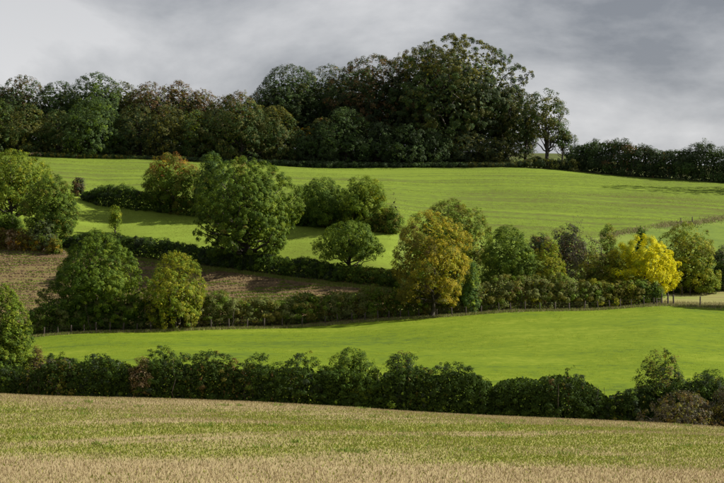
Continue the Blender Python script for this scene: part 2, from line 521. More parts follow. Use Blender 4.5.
def tree(name, label, cat, px, top, width, d, pal, seed, crown_base=0.22, wide_at=0.38, lai=5.0, leaf=None, puffs=70, pr=(0.15, 0.30),
         top_pal=None, top_from=0.6, limbs=16, lean=0.0, group=None, trunk_r=None, shell=0.42, squash=0.8, flat=1.0, depth=1.0, lobes=0.16, twig=False, dz=0.0, right_pal=None, core=None, peak=1.1, gaps=None):
    """tree or bush: photo column of its foot, photo row of its top, width in photo pixels, distance"""
    rng = np.random.default_rng(seed)
    x, y, z = pix(px, d)
    z += dz
    H = (241.5 - top) * K * d - z
    W = width * K * d
    leaf = (leaf or max(0.15, 0.00058 * d)) * (1.0 if d < 380 else 1.2)
    root = empty(name, (x, y, z - 0.05))
    tag(root, label, cat, group)
    cb = crown_base * H
    if gaps is None:
        gaps = float(np.clip(0.42 - 0.065 * lai, 0.10, 0.36))
    ch = H - cb
    # clumps over the lobed surface of the crown, and some inside it
    tg = np.linspace(0.001, 0.999, 300)
    pg = np.where(tg > wide_at, np.sqrt(np.clip(1 - ((tg - wide_at) / (1 - wide_at)) ** 2, 0, 1)), np.sqrt(np.clip(1 - ((wide_at - tg) / (wide_at * 1.3 + 1e-6)) ** 2, 0, 1)))
    pg = np.where(tg > wide_at, pg ** peak, pg)
    cdf = np.cumsum(pg + 0.12); cdf /= cdf[-1]
    half = min(W, ch * 1.25) * 0.5
    ph = rng.random(9) * 6.28
    rm = float(np.clip(np.mean(pr) / 0.2, 0.6, 1.5)) * (0.30 + 0.055 * half) * (1.0 if d > 200 else 0.85)
    surf = 4 * math.pi * (W / 2 * W / 2 * ch / 2) ** (2 / 3)
    N = int(np.clip(1.55 * surf / (math.pi * rm * rm), 24, 900))
    t = np.interp((np.arange(N) + rng.random(N)) / N, cdf, tg)
    th = np.arange(N) * 2.39996 + rng.normal(0, 0.4, N)
    bump = (np.sin(3 * th + ph[0] + 5 * t) + np.sin(2 * th + ph[1] - 7 * t) + 0.8 * np.sin(5 * th + ph[2] + 9 * t) + 0.7 * np.sin(4 * th + ph[3] - 13 * t)) / 2.0
    low = np.sin(th + ph[4]) + 0.7 * np.sin(2 * th + ph[5] + 2 * t)
    rr = np.interp(t, tg, pg) * np.clip(1 + 0.17 * bump + lobes * 0.6 * low, 0.5, 1.45)
    deep = np.where(rng.random(N) < 0.74, 1 - np.abs(rng.normal(0, 0.07, N)), rng.random(N) ** 0.5)
    rp = rm * rng.uniform(0.6, 1.35, N)
    r2 = rr * deep * np.maximum(W / 2 - rp * 0.8, 0.1)
    pc = np.stack([np.cos(th) * r2, np.sin(th) * r2 * depth, cb + rp * 0.6 + t * np.maximum(ch - rp * 1.5, 0.1)], -1)
    # hollows where the core or the sky shows
    q3 = pc / max(half, 0.5) * 3.6
    hol = np.sin(q3[:, 0] * 1.7 + ph[6]) * np.sin(q3[:, 1] * 1.5 + ph[7]) + np.sin(q3[:, 2] * 2.1 + ph[8] + q3[:, 0]) + rng.normal(0, 0.35, N)
    keep = hol > np.quantile(hol, gaps)
    pc, rp, t = pc[keep], rp[keep], t[keep]
    N = len(pc)
    lc_ = np.stack([pc[:, 0] * 0.15, pc[:, 1] * 0.15, cb + (pc[:, 2] - cb) * 0.62], -1)
    pc[:, 0] += lean * pc[:, 2]
    tt = (pc[:, 2] - cb) / ch
    pcol = pick(rng, N, pal) * np.exp(rng.normal(0, 0.13, (N, 1)))
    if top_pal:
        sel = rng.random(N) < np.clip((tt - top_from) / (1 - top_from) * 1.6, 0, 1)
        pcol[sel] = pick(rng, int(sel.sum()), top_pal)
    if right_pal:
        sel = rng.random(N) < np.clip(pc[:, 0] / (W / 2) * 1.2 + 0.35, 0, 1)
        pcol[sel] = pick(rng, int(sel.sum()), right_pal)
    area = W * ch * 0.78
    lai *= 0.95
    core = 0.45 * lai if core is None else core
    n_leaf = int(lai * area / (leaf * leaf * LEAF_ASPECT * 0.5))
    ctr = np.array([0, 0, cb + ch * 0.4])
    c, nr, cc, k = puff_leaves(rng, pc, rp, pcol, n_leaf, leaf, lc_, squash=squash)
    # a scatter of second-colour leaves
    sel = rng.random(n_leaf) < 0.22
    cc[sel] = pick(rng, int(sel.sum()), pal) * np.exp(rng.normal(0, 0.15, (int(sel.sum()), 1)))
    # larger leaf masses inside the crown
    sizes = np.full(len(c), leaf)
    big = leaf * 2.6
    m = int(core * area / (big * big * LEAF_ASPECT * 0.5))
    if m:
        j1, j2 = rng.integers(0, N, m), rng.integers(0, N, m)
        u = rng.random((m, 1)) * 0.5
        fc_ = pc[j1] * (1 - u) + pc[j2] * u
        fc_ = ctr + (fc_ - ctr) * 0.84 + rng.normal(0, 0.3, (m, 3)) * rp[j1][:, None]
        fn = unit(unit(fc_ - ctr) * 0.9 + rng.normal(size=(m, 3)) * 0.4 + np.array([0, 0, 0.2]))
        c = np.concatenate([c, fc_]); nr = np.concatenate([nr, fn]); sizes = np.concatenate([sizes, np.full(m, big)])
        cc = np.concatenate([cc, np.clip(pcol[j1] * np.exp(rng.normal(0, 0.12, (m, 1))), 0.004, 0.8)])
    # fit the outline to the measured size
    lo, hi = np.percentile(c[:, 0], [0.8, 99.2])
    mid = (lo + hi) / 2
    sx = W / max(hi - lo, 0.1)
    zt = np.percentile(c[:, 2], 99.6)
    zb = np.percentile(c[:, 2], 0.6)
    sz = (H - cb) / max(zt - zb, 0.1)

    def fit(p):
        p = p.copy()
        p[:, 0] = (p[:, 0] - mid) * sx
        p[:, 1] *= sx
        p[:, 2] = cb + (p[:, 2] - zb) * sz
        return p
    c, pc = fit(c), fit(pc)
    ok = c[:, 2] > 0.05
    v, f, cv = leaf_mesh(rng, c[ok], nr[ok], sizes[ok], cc[ok])
    mesh_obj('crown', v, f, M_LEAF, root, cv)
    # trunk and limbs
    r0 = trunk_r or max(0.06, 0.02 * H + 0.012 * W)
    tl = cb + ch * 0.62
    n = 9
    tz = np.linspace(0, 1, n)
    path = np.stack([lean * tz * tl + np.cumsum(rng.normal(0, 0.012 * H, n)) * (tz > 0), np.cumsum(rng.normal(0, 0.012 * H, n)) * (tz > 0), tz * tl], -1)
    path[0, :2] = 0
    rad = r0 * (1 - 0.8 * tz); rad[0] *= 1.35
    parts = [tube(path, rad, 8)]
    for q in rng.choice(N, min(limbs, N), replace=False):
        hz = np.clip(rng.uniform(0.25, 0.8) * pc[q, 2], 0.15 * H if crown_base > 0.1 else 0.02 * H, tl * 0.95)
        s = hz / tl
        p0 = np.array([np.interp(s, tz, path[:, 0]), np.interp(s, tz, path[:, 1]), hz])
        ra = r0 * (1 - 0.8 * s) * 0.5
        parts.append(limb(rng, p0, pc[q], ra, ra * 0.25))
        if twig:
            for _ in range(4):
                e2 = pc[q] + rng.normal(0, 1, 3) * np.array([0.3, 0.3, 0.45]) * rp[q] * 1.6 + np.array([0, 0, rp[q] * 0.7])
                parts.append(limb(rng, pc[q], e2, ra * 0.3, ra * 0.1, 4))
    v, f = join(parts)
    mesh_obj('trunk', v, f, M_TWIG if twig else M_BARK, root, smooth=True)
    return root


def hedge(name, label, pts, thick, pal_at, seed, leaf=None, lai=5.0, pr=(0.28, 0.65), rough=0.15, group=None, stems=0.5, base=0.0, flat=False, core=1.8, shrub=0.0, gap=(2.6, 6.0)):
    """pts: photo column, distance, photo row of the top; pal_at: [(column, palette)]"""
    rng = np.random.default_rng(seed)
    P = np.array(pts, float)
    PX, PD, PT = P[:, 0], P[:, 1], P[:, 2]
    s_px = np.linspace(PX[0], PX[-1], 500)
    s_d = np.interp(s_px, PX, PD)
    X = (s_px - 362) * K * s_d
    seg = np.hypot(np.diff(X), np.diff(s_d))
    S = np.concatenate([[0], np.cumsum(seg)])
    Ltot = S[-1]
    Zg = ground(X, s_d)
    Ht = np.maximum((241.5 - np.interp(s_px, PX, PT)) * K * s_d - Zg, 0.5)
    bulge = np.ones_like(S)
    if shrub:                                   # grown out into separate rounded shrubs
        bulge = np.zeros_like(S)
        pos = -2.0
        while pos < Ltot + 4:
            r_ = rng.uniform(*gap) * 0.62
            bulge = np.maximum(bulge, np.sqrt(np.clip(1 - ((S - pos) / r_) ** 2, 0, 1)) * rng.uniform(0.72, 1.12))
            pos += r_ * rng.uniform(1.2, 1.75)
        Ht = Ht * ((1 - shrub) + shrub * 1.12 * bulge)
    i0 = len(s_px) // 2
    org = np.array([X[i0], s_d[i0], Zg[i0] - 0.05])
    root = empty(name, org)
    tag(root, label, 'hedge' if name == 'hedge' else 'undergrowth', group)
    leaf = leaf or max(0.13, 0.00060 * s_d.mean())
    Hm = Ht.mean()
    N = int(Ltot * (Hm + thick) * 2.4 * (0.6 / np.mean(pr)) ** 1.4)
    s = rng.random(N) * Ltot
    pxs = np.interp(s, S, s_px)
    hs = np.interp(s, S, Ht) * (1 + rough * (vnoise(s * 0.55, 0 * s, seed) * 1.1 + vnoise(s * 0.2, 0 * s, seed + 3) - 1.0))
    rp = rng.uniform(pr[0], pr[1], N)
    rp = np.minimum(rp, hs * 0.45)
    lev = rng.random(N) ** (0.8 if not flat else 0.6)
    zz = base * hs + rp * 0.5 + lev * np.maximum(hs * (1 - base) - rp * 1.35, 0)
    lat = rng.uniform(-0.5, 0.5, N) * thick * (1 - 0.35 * lev ** 2) * (0.55 + 0.5 * np.interp(s, S, bulge))
    dirx, diry = np.gradient(X, S), np.gradient(s_d, S)
    nx, ny = -np.interp(s, S, diry), np.interp(s, S, dirx)
    gx = np.interp(s, S, X) + nx * lat; gy = np.interp(s, S, s_d) + ny * lat
    gz = ground(gx, gy)
    pc = np.stack([gx, gy, gz + zz], -1) - org
    axis = np.stack([np.interp(s, S, X), np.interp(s, S, s_d), gz + hs * 0.35], -1) - org
    # colours run in stretches along the hedge
    key = np.array([p[0] for p in pal_at], float)
    wander = pxs + (vnoise(s * 0.35, zz * 0.5, seed + 9) - 0.5) * 50
    idx = np.abs(wander[:, None] - key[None]).argmin(1)
    pcol = np.zeros((N, 3))
    for j, (_, pal) in enumerate(pal_at):
        sel = idx == j
        pcol[sel] = pick(rng, int(sel.sum()), pal)
    pcol *= np.exp(rng.normal(0, 0.12, (N, 1)))
    n_leaf = int(0.56 * lai * Ltot * (Hm + thick * 0.6) / (leaf * leaf * LEAF_ASPECT * 0.5))
    c, nr, cc, k = puff_leaves(rng, pc, rp, pcol, n_leaf, leaf, axis)
    big = leaf * 1.9
    m = int(core * Ltot * (Hm + thick * 0.6) / (big * big * LEAF_ASPECT * 0.5))
    fs = rng.random(m) * Ltot
    fh = np.interp(fs, S, Ht) * 0.84 * rng.random(m)
    fl = rng.uniform(-0.5, 0.5, m) * thick * 0.7 * (0.55 + 0.45 * np.interp(fs, S, bulge))
    fx = np.interp(fs, S, X) - np.interp(fs, S, diry) * fl; fy = np.interp(fs, S, s_d) + np.interp(fs, S, dirx) * fl
    fc_ = np.stack([fx, fy, ground(fx, fy) + fh], -1) - org
    fn = unit(np.stack([-np.interp(fs, S, diry) * np.sign(fl), np.interp(fs, S, dirx) * np.sign(fl), 0.4 + 0 * fl], -1) + rng.normal(size=(m, 3)) * 0.5)
    j1 = np.clip(np.searchsorted(np.sort(s), fs), 0, N - 1)
    j1 = np.argsort(s)[j1]
    c = np.concatenate([c, fc_]); nr = np.concatenate([nr, fn])
    sizes = np.concatenate([np.full(n_leaf, leaf), np.full(m, big)])
    cc = np.concatenate([cc, np.clip(pcol[j1] * np.exp(rng.normal(0, 0.12, (m, 1))), 0.004, 0.8)])
    w = c + org
    ok = w[:, 2] > ground(w[:, 0], w[:, 1]) + 0.05
    v, f, cv = leaf_mesh(rng, c[ok], nr[ok], sizes[ok], cc[ok])
    mesh_obj('foliage', v, f, M_LEAF, root, cv)
    parts = []
    for q in range(int(Ltot * stems)):
        ss = rng.random() * Ltot
        bx, by = np.interp(ss, S, X) + rng.normal(0, 0.25 * thick), np.interp(ss, S, s_d) + rng.normal(0, 0.15 * thick)
        bz = float(ground(bx, by)) - 0.1
        h = np.interp(ss, S, Ht)
        b0 = np.array([bx, by, bz]) - org
        parts.append(limb(rng, b0, b0 + np.array([rng.normal(0, 0.4), rng.normal(0, 0.4), h * rng.uniform(0.6, 0.95)]), 0.05, 0.015, 6, 0))
    if parts:
        v, f = join(parts)
        mesh_obj('stems', v, f, M_TWIG, root, smooth=True)['kind'] = 'stuff'
    return root


def blades(name, label, x, y, h, w, colr, seed, cat, mat=None, bend=0.35, lean=(0.0, 0.0), zoff=-0.02):
    """upright single blades as one mesh of stuff"""
    rng = np.random.default_rng(seed)
    n = len(x)
    z = ground(x, y) + zoff
    th = rng.random(n) * 2 * math.pi
    a = np.stack([np.cos(th), np.sin(th) * 0.5, 0 * th], -1) * (w * 0.5)[:, None]
    p = np.stack([x, y, z], -1)
    tip = p + np.stack([rng.normal(0, bend, n) * h + lean[0] * h, rng.normal(0, bend, n) * h + lean[1] * h, h], -1)
    v = np.stack([p - a, p + a, tip], 1).reshape(-1, 3)
    f = np.arange(3 * n).reshape(-1, 3)
    o = mesh_obj(name, v, f, mat or M_BLADE, None, np.repeat(colr, 3, 0))
    tag(o, label, cat, kind='stuff')
    return o


# ------------------------------------------------------------------ far wood on the hill crest
WG1 = [(WG, 5), (WD, 3), (WO, 1)]
WG2 = [(WG, 3), (WO, 3), (WD, 2)]
WBR = [(WB, 3), (WO, 3), (WD, 2), (WG, 1)]
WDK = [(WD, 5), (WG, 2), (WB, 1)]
TW = 'trees of the wood on the hill crest'
# back rank: column, top row, width, distance, palette, options, label
BACK = [
    (-14, 80, 52, 424, WG1, {}, 'dark green tree cut by the left picture edge, back of the hilltop wood'),
    (24, 76, 46, 424, WDK, dict(top_pal=[(WB, 2), (WG, 3)], top_from=0.5), 'dark tree with a reddish brown crown, second along the back of the hilltop wood'),
    (58, 82, 48, 422, WG1, {}, 'deep green tree left of the tallest round crown in the left of the wood'),
    (93, 73, 50, 420, [(WG, 6), (WD, 1), (MG, 2)], {}, 'round-topped green tree, the highest crown in the left third of the hilltop wood'),
    (123, 82, 44, 424, WG2, dict(top_pal=[(WO, 1)]), 'dull green tree just right of the highest crown in the left of the wood'),
    (150, 83, 46, 422, WBR, dict(top_pal=[(WB, 2), (WO, 2)]), 'brown-topped tree in the back of the wood above the orange-topped hedgerow tree'),
    (178, 81, 40, 424, WBR, dict(top_pal=[(WB, 3), (OL, 1)]), 'russet-topped tree in the back of the wood with a pointed crown'),
    (202, 90, 38, 424, WBR, dict(lai=3.4, top_pal=[(OL, 2), (WB, 2)]), 'thin brownish tree with sky showing through, in a dip of the wood\'s skyline'),
    (228, 96, 44, 422, WG2, dict(top_pal=[(WB, 2), (WO, 3)]), 'brown-tinged tree at the lowest dip of the wood\'s skyline'),
    (264, 89, 46, 430, WDK, {}, 'dark evergreen-looking tree left of the taller rise in the wood'),
    (292, 66, 62, 424, WG1, dict(lai=4.0, limbs=24), 'tall open green tree where the skyline of the wood steps up'),
    (328, 66, 50, 426, [(WG, 4), (WD, 3)], dict(lai=3.6, limbs=24, top_pal=[(WO, 3), (WG, 2), (GO, 0.35)], top_from=0.75), 'tall tree with a yellowish topmost tuft left of the dark beech'),
    (374, 56, 84, 420, [(WD, 5), (WB, 2), (WG, 2)], dict(lai=3.6, limbs=40, puffs=110, pr=(0.10, 0.22), top_pal=[(WB, 2), (WO, 1), (WD, 2)], top_from=0.7), 'broad dark beech with sky flecks, left of the huge domed tree'),
    (428, 48, 84, 418, [(WD, 4), (WO, 2), (WB, 1), (WG, 2)], dict(lai=3.6, limbs=44, puffs=120, pr=(0.10, 0.20), top_pal=[(WO, 4), (OL, 2), (WB, 2)], top_from=0.55), 'tall beech leaning its crown against the left of the highest dome'),
    (457, 36, 122, 414, [(WD, 3), (WO, 3), (WG, 3)], dict(lai=4.6, limbs=60, puffs=260, pr=(0.07, 0.15), top_pal=[(OL, 3), (WO, 4), (WG, 2)], top_from=0.5, wide_at=0.42, trunk_r=0.75, lobes=0.04, shell=0.25, peak=1.35), 'huge domed tree, the tallest crown of the hilltop wood'),
    (507, 84, 54, 412, [(WO, 4), (WD, 2), (WG, 2)], dict(lai=3.2, limbs=30, pr=(0.10, 0.22), crown_base=0.1), 'olive tree on the right shoulder of the huge domed tree'),
]
for i, (px, top, w, d, pal, kw, lab) in enumerate(BACK):
    o = dict(crown_base=0.12, puffs=110, wide_at=0.5, lobes=0.12, shell=0.5, lai=3.4, core=2.8, pr=(0.12, 0.26), gaps=0.08)
    o.update(kw)
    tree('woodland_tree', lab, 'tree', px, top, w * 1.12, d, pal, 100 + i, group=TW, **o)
# a second, unseen-through rank that closes the wood
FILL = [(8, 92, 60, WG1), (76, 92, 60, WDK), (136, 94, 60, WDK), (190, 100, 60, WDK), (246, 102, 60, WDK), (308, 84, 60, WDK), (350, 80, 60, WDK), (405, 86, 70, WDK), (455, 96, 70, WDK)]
for i, (px, top, w, pal) in enumerate(FILL):
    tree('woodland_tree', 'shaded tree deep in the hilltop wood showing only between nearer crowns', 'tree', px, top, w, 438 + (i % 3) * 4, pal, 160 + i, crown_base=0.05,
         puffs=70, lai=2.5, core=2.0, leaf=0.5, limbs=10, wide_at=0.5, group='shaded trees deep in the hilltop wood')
# front rank along the wood edge
FRONT = [
    (-8, 98, 50, [(WG, 4), (MG, 1), (WO, 2)], {}, 'leafy edge tree at the far left of the wood front'),
    (28, 104, 44, [(WO, 3), (WG, 3), (OL, 1)], {}, 'olive edge tree, second along the wood front from the left'),
    (58, 110, 40, [(WO, 2), (WG, 4)], {}, 'lower olive green edge tree, third along the wood front from the left'),
    (92, 98, 46, [(WG, 5), (MG, 1)], {}, 'green edge tree in front of the highest crown of the left wood'),
    (112, 112, 36, [(WG, 4), (WD, 2)], {}, 'small dark green edge tree right of the highest left crown'),
    (140, 104, 40, [(WD, 3), (WO, 2), (WG, 1)], {}, 'dull dark edge tree behind the orange-topped hedgerow tree'),
    (168, 104, 38, [(WO, 4), (WD, 2), (OL, 1)], {}, 'pale olive edge tree above the orange-topped hedgerow tree'),
    (192, 110, 40, [(WG, 3), (LG, 0.6), (WO, 2)], {}, 'edge tree with a few bright green clumps above the large field oak'),
    (220, 108, 36, [(WG, 3), (WO, 2)], {}, 'edge tree above the right side of the large field oak'),
    (242, 92, 52, [(WG, 4), (WO, 3)], dict(top_pal=[(WB, 3), (OL, 2)], top_from=0.7), 'bulky edge tree with a brown cap in the middle of the wood front'),
    (276, 106, 46, [(WG, 3), (WO, 4)], dict(top_pal=[(OL, 2), (WO, 2)], top_from=0.7), 'olive edge tree with pale upper clumps right of the brown-capped one'),
    (306, 128, 42, [(WG, 4), (WD, 2)], dict(top_pal=[(GO, 1), (WO, 1)], top_from=0.75), 'low edge tree with an orange-yellow tip below the wood\'s taller rise'),
    (322, 118, 34, [(WD, 2), (WG, 3)], dict(top_pal=[(WO, 3), (RU, 0.5)], top_from=0.8), 'narrow edge tree right of the orange-yellow-tipped one'),
    (345, 108, 50, [(WD, 2), (WG, 5)], {}, 'blue-green edge tree below the dark beech'),
    (378, 122, 46, [(WD, 4), (WG, 2)], {}, 'very dark edge tree beneath the broad dark beech'),
    (412, 124, 48, [(WD, 4), (WG, 3)], {}, 'dark edge tree beneath the left of the huge domed tree'),
    (438, 128, 42, [(WD, 3), (WG, 4)], {}, 'green edge tree under the middle of the huge domed tree'),
    (470, 132, 42, [(WD, 4), (WO, 2)], {}, 'shrubby dark tree at the foot of the huge domed tree'),
    (497, 138, 36, [(WO, 3), (WD, 3)], {}, 'olive shrubby tree at the right foot of the huge domed tree'),
]
for i, (px, top, w, pal, kw, lab) in enumerate(FRONT):
    o = dict(crown_base=0.0, puffs=90, wide_at=0.32, lobes=0.12, pr=(0.12, 0.25), lai=3.3)
    o.update(kw)
    tree('edge_tree', lab, 'tree', px, top, w * 1.22, 408 - 0.014 * px + (i % 3) * 1.3, pal, 200 + i, group='edge trees along the front of the hilltop wood', **o)
# thin trees and the lone tree at the right end of the wood
tree('slender_tree', 'slender sparse tree between the huge domed tree and the lone tree', 'tree', 526, 93, 26, 406, [(WG, 3), (WO, 3), (WD, 2)], 240, lai=2.6, limbs=22, crown_base=0.1, pr=(0.2, 0.4), puffs=40, group=TW)
tree('lone_tree', 'lone open-crowned tree with a bare trunk standing out against the sky', 'tree', 548, 89, 40, 400, [(WG, 4), (WO, 3), (OL, 1)], 241, lai=3.4, limbs=26, crown_base=0.34,
     pr=(0.2, 0.36), puffs=34, wide_at=0.6, trunk_r=0.42, lobes=0.5, gaps=0.38, core=0.9)
tree('small_tree', 'small leafy tree spreading right from the lone tree\'s foot', 'tree', 562, 127, 30, 401, [(WG, 4), (WO, 2)], 242, lai=2.6, limbs=14, crown_base=0.42, puffs=22, pr=(0.2, 0.36), wide_at=0.5, lobes=0.4, gaps=0.35)
tree('bush', 'small round bush between the lone tree and the skyline hedge', 'bush', 572, 146, 17, 398, [(WG, 4), (MG, 1)], 243, lai=3.5, crown_base=0.02, puffs=30)
tree('bush', 'low dark bush under the lone tree', 'bush', 538, 156, 26, 403, [(WG, 2), (WO, 2), (WD, 2)], 244, lai=4, crown_base=0.0, puffs=30, wide_at=0.2)
tree('bush', 'low brown bush at the right foot of the lone tree', 'bush', 560, 160, 26, 400, [(WO, 3), (WB, 1), (WD, 2)], 245, lai=4, crown_base=0.0, puffs=30, wide_at=0.2)
hedge('hedge', 'tall dark skyline hedge running right from the lone tree', [(576, 394, 142), (590, 393, 138), (605, 392, 138), (622, 390, 139), (645, 388, 143), (655, 388, 149), (668, 387, 147), (700, 385, 146), (724, 384, 147), (760, 383, 148), (800, 382, 148)], 4.5,
      [(600, [(WD, 4), (WG, 3)]), (640, [(WD, 4), (WB, 1), (WG, 1)]), (690, [(WG, 3), (WD, 4)]), (760, [(WD, 3), (WG, 2)])], 260, leaf=0.26, pr=(0.6, 1.4), rough=0.25)
hedge('hedge', 'low bramble edge along the foot of the hilltop wood', [(-60, 404, 151), (40, 403.5, 152), (150, 402, 156), (300, 399, 160), (400, 398, 162), (515, 394, 162), (530, 394, 157), (578, 390, 159)], 2.0,
      [(0, [(WO, 2), (ST, 0.6), (WG, 2)]), (60, [(WG, 3), (OL, 2), (ST, 0.4)]), (200, [(WD, 3), (WG, 2)]), (400, [(WD, 3), (WG, 2)]), (530, [(WD, 2), (WO, 2)])], 261, leaf=0.26, pr=(0.4, 0.8), lai=3.5)

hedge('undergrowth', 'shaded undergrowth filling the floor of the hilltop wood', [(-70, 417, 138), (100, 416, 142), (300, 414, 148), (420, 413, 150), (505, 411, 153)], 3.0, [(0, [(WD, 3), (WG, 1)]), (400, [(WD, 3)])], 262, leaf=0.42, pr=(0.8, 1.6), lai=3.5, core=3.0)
tree('broad_tree', 'unseen tall tree added beyond the right picture edge to shade the upper field', 'tree', 790, 60, 46, 372, [(MG, 3), (DG, 3)], 263, crown_base=0.15, leaf=0.4, lai=1.1, core=0.0, gaps=0.35)  # added out of view, kept sparse so its shadow strip stays faint

# ------------------------------------------------------------------ hedgerow between upper field and lower pasture
HG = [(DG, 5), (MG, 3), (OL, 1)]
hedge('hedge', 'dark uneven hedge between the upper field and the lower pasture', [(84, 342, 191), (100, 340, 186), (118, 338, 184), (140, 336, 189), (160, 334, 192), (200, 330, 196), (250, 325, 203), (300, 320, 207), (330, 318, 205), (360, 315.5, 210), (385, 313.5, 214), (398, 313, 216)], 2.6,
      [(100, [(DG, 4), (WD, 2)]), (200, HG), (300, [(DG, 4), (WD, 1)]), (380, [(DG, 3), (OL, 2)])], 300, rough=0.3)
tree('bush', 'small dark purplish bush alone at the left end of the upper hedge', 'bush', 78, 177, 15, 344, [(WD, 2), (GY, 1), (WB, 2)], 301, crown_base=0.0, puffs=30, pr=(0.25, 0.4))
tree('hedgerow_tree', 'green hedgerow tree with an orange-tinged top', 'tree', 172, 153, 58, 333, [(MG, 4), (DG, 3), (OL, 2)], 302, crown_base=0.18, top_pal=[(RU, 3), (GO, 0.7), (OL, 2), (MG, 1)], top_from=0.5, lai=4, limbs=20)
tree('hedgerow_tree', 'pale blue-green tree showing above the left of the large field oak', 'tree', 211, 152, 34, 330, [((0.06, 0.105, 0.035), 4), (MG, 3)], 303, crown_base=0.1)
tree('hedgerow_tree', 'brownish sparse tree topping out behind the large field oak', 'tree', 239, 157, 22, 327, [(BR, 2), (OL, 3)], 304, crown_base=0.1, lai=3)
tree('hedgerow_tree', 'dark rounded tree, left of a pair on the upper hedge', 'tree', 323, 178, 56, 319, [(DG, 5), (MG, 3)], 305, crown_base=0.05)
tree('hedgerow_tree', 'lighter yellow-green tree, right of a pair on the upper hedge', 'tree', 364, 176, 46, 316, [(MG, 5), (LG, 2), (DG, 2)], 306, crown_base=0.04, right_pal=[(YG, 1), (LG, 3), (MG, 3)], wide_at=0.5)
tree('bush', 'low green bush at the right foot of the yellow-green hedge tree', 'bush', 392, 206, 24, 313, [(MG, 3), (DG, 2), (OL, 2)], 307, crown_base=0.0, lai=4)
tree('bare_sapling', 'thin leafless sapling beside the yellow-green hedge tree', 'tree', 395, 188, 14, 314, [(GY, 1)], 308, crown_base=0.3, lai=0.12, limbs=14, twig=True, trunk_r=0.06)
tree('sapling', 'small pale green sapling alone in the lower pasture', 'tree', 115, 205, 14, 322, [(LG, 3), (MG, 2), (YG, 1)], 309, crown_base=0.08, puffs=26, pr=(0.25, 0.45), lai=3)

# ------------------------------------------------------------------ hedge between lower pasture and ploughed field
hedge('hedge', 'long dark clipped hedge above the ploughed field', [(60, 313, 236), (80, 312.5, 233), (110, 311, 231), (150, 307, 237), (200, 302, 244), (250, 297.5, 252), (300, 293, 258), (330, 291, 261), (370, 288, 266), (400, 288, 270)], 2.8,
      [(80, [(DG, 4), (WD, 2)]), (200, [(DG, 4), (WD, 3)]), (300, [(DG, 4), (WD, 2), (MG, 1)]), (390, HG)], 320, rough=0.14, flat=True)
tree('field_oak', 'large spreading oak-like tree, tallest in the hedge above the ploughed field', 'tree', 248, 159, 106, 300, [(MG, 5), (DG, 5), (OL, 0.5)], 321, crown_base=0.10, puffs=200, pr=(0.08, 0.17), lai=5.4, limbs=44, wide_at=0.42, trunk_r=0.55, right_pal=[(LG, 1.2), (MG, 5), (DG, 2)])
tree('hedgerow_tree', 'small flat-topped tree with a visible trunk on the clipped hedge', 'tree', 348, 221, 68, 292, [(DG, 3), (MG, 4), (LG, 1)], 322, crown_base=0.3, puffs=100, pr=(0.12, 0.22), wide_at=0.3, lai=5, limbs=26)
tree('hedgerow_tree', 'bright yellow-green tree at the left picture edge above the brown hedge', 'tree', 14, 150, 74, 322, [(MG, 5), (LG, 3), (YG, 1.5), (DG, 1)], 323, crown_base=0.2, puffs=120, pr=(0.10, 0.2), lai=4, limbs=30)
tree('hedgerow_tree', 'darker tree overlapping the right of the yellow-green edge tree', 'tree', 51, 175, 54, 314, [(DG, 4), (MG, 3), (OL, 1)], 324, crown_base=0.1, puffs=90, pr=(0.13, 0.26))
tree('bush', 'dark shrub at the left picture edge behind the clipped brown hedge', 'bush', 4, 212, 40, 318, [(DG, 3), (MG, 2)], 325, crown_base=0.0)
tree('bush', 'grey-green conical bush beside the clipped brown hedge', 'bush', 43, 216, 30, 311, [((0.075, 0.095, 0.045), 4), (MG, 2), (OL, 1)], 326, crown_base=0.0, wide_at=0.12, puffs=60)
tree('bush', 'low orange-tinged bush at the right end of the brown hedge', 'bush', 54, 236, 16, 309, [(OL, 2), (GO, 1), (MG, 1)], 327, crown_base=0.0, wide_at=0.15)
hedge('hedge', 'short clipped brown hedge at the corner of the ploughed field', [(-30, 312, 226), (8, 311.5, 228), (20, 311, 229), (38, 310.5, 232), (42, 310.3, 236)], 2.2,
      [(0, [(OL, 2), (BR, 2), (ST, 0.7)]), (20, [(RU, 1), (BR, 2), (ST, 2)]), (38, [(GO, 1), (OL, 2), (BR, 1)])], 328, rough=0.1, flat=True)

# ------------------------------------------------------------------ belt along the fence
GO_ = (0.135, 0.155, 0.048)      # grey olive of hawthorn in autumn
BG = [(GO_, 7), (MG, 3), (OL, 2), (BR, 0.15)]
BB = [(OL, 3), (GO_, 6), (BR, 0.4), (MG, 2), (YG, 0.6)]
fd = lambda px, o=3.4: float(dist(L_FENCE, px)) + o
hp = [(28, 306), (45, 298), (60, 300), (90, 298), (130, 300), (160, 296), (200, 293), (222, 291), (240, 296), (262, 292), (285, 297), (300, 288), (325, 290), (345, 287), (370, 288), (400, 284), (430, 286), (455, 284), (480, 279), (510, 276), (540, 276), (560, 272), (585, 278), (610, 278), (635, 277), (652, 280), (660, 287)]
hedge('hedge', 'long mixed autumn hedge behind the post and wire fence', [(a, fd(a), b) for a, b in hp], 3.4,
      [(40, [(DG, 3), (GO_, 2), (MG, 2)]), (120, [(DG, 3), (GO_, 2)]), (220, BG), (250, BB), (280, BG), (310, [(DG, 2), (MG, 3), (OL, 2)]), (345, BG), (380, [(MG, 3), (DG, 1), (OL, 2)]), (430, BG), (490, [(MG, 2), (OL, 3), (GO_, 5), (BR, 0.4)]), (545, BB), (570, BG),
       (600, [(OL, 3), (MG, 2), (YG, 1)]), (640, [(DG, 2), (MG, 3), (OL, 1)])], 340, rough=0.2, pr=(0.25, 0.65), stems=1.6, lai=5, shrub=0.25, gap=(2.5, 7.0))
TB = 'trees in the belt along the fence'
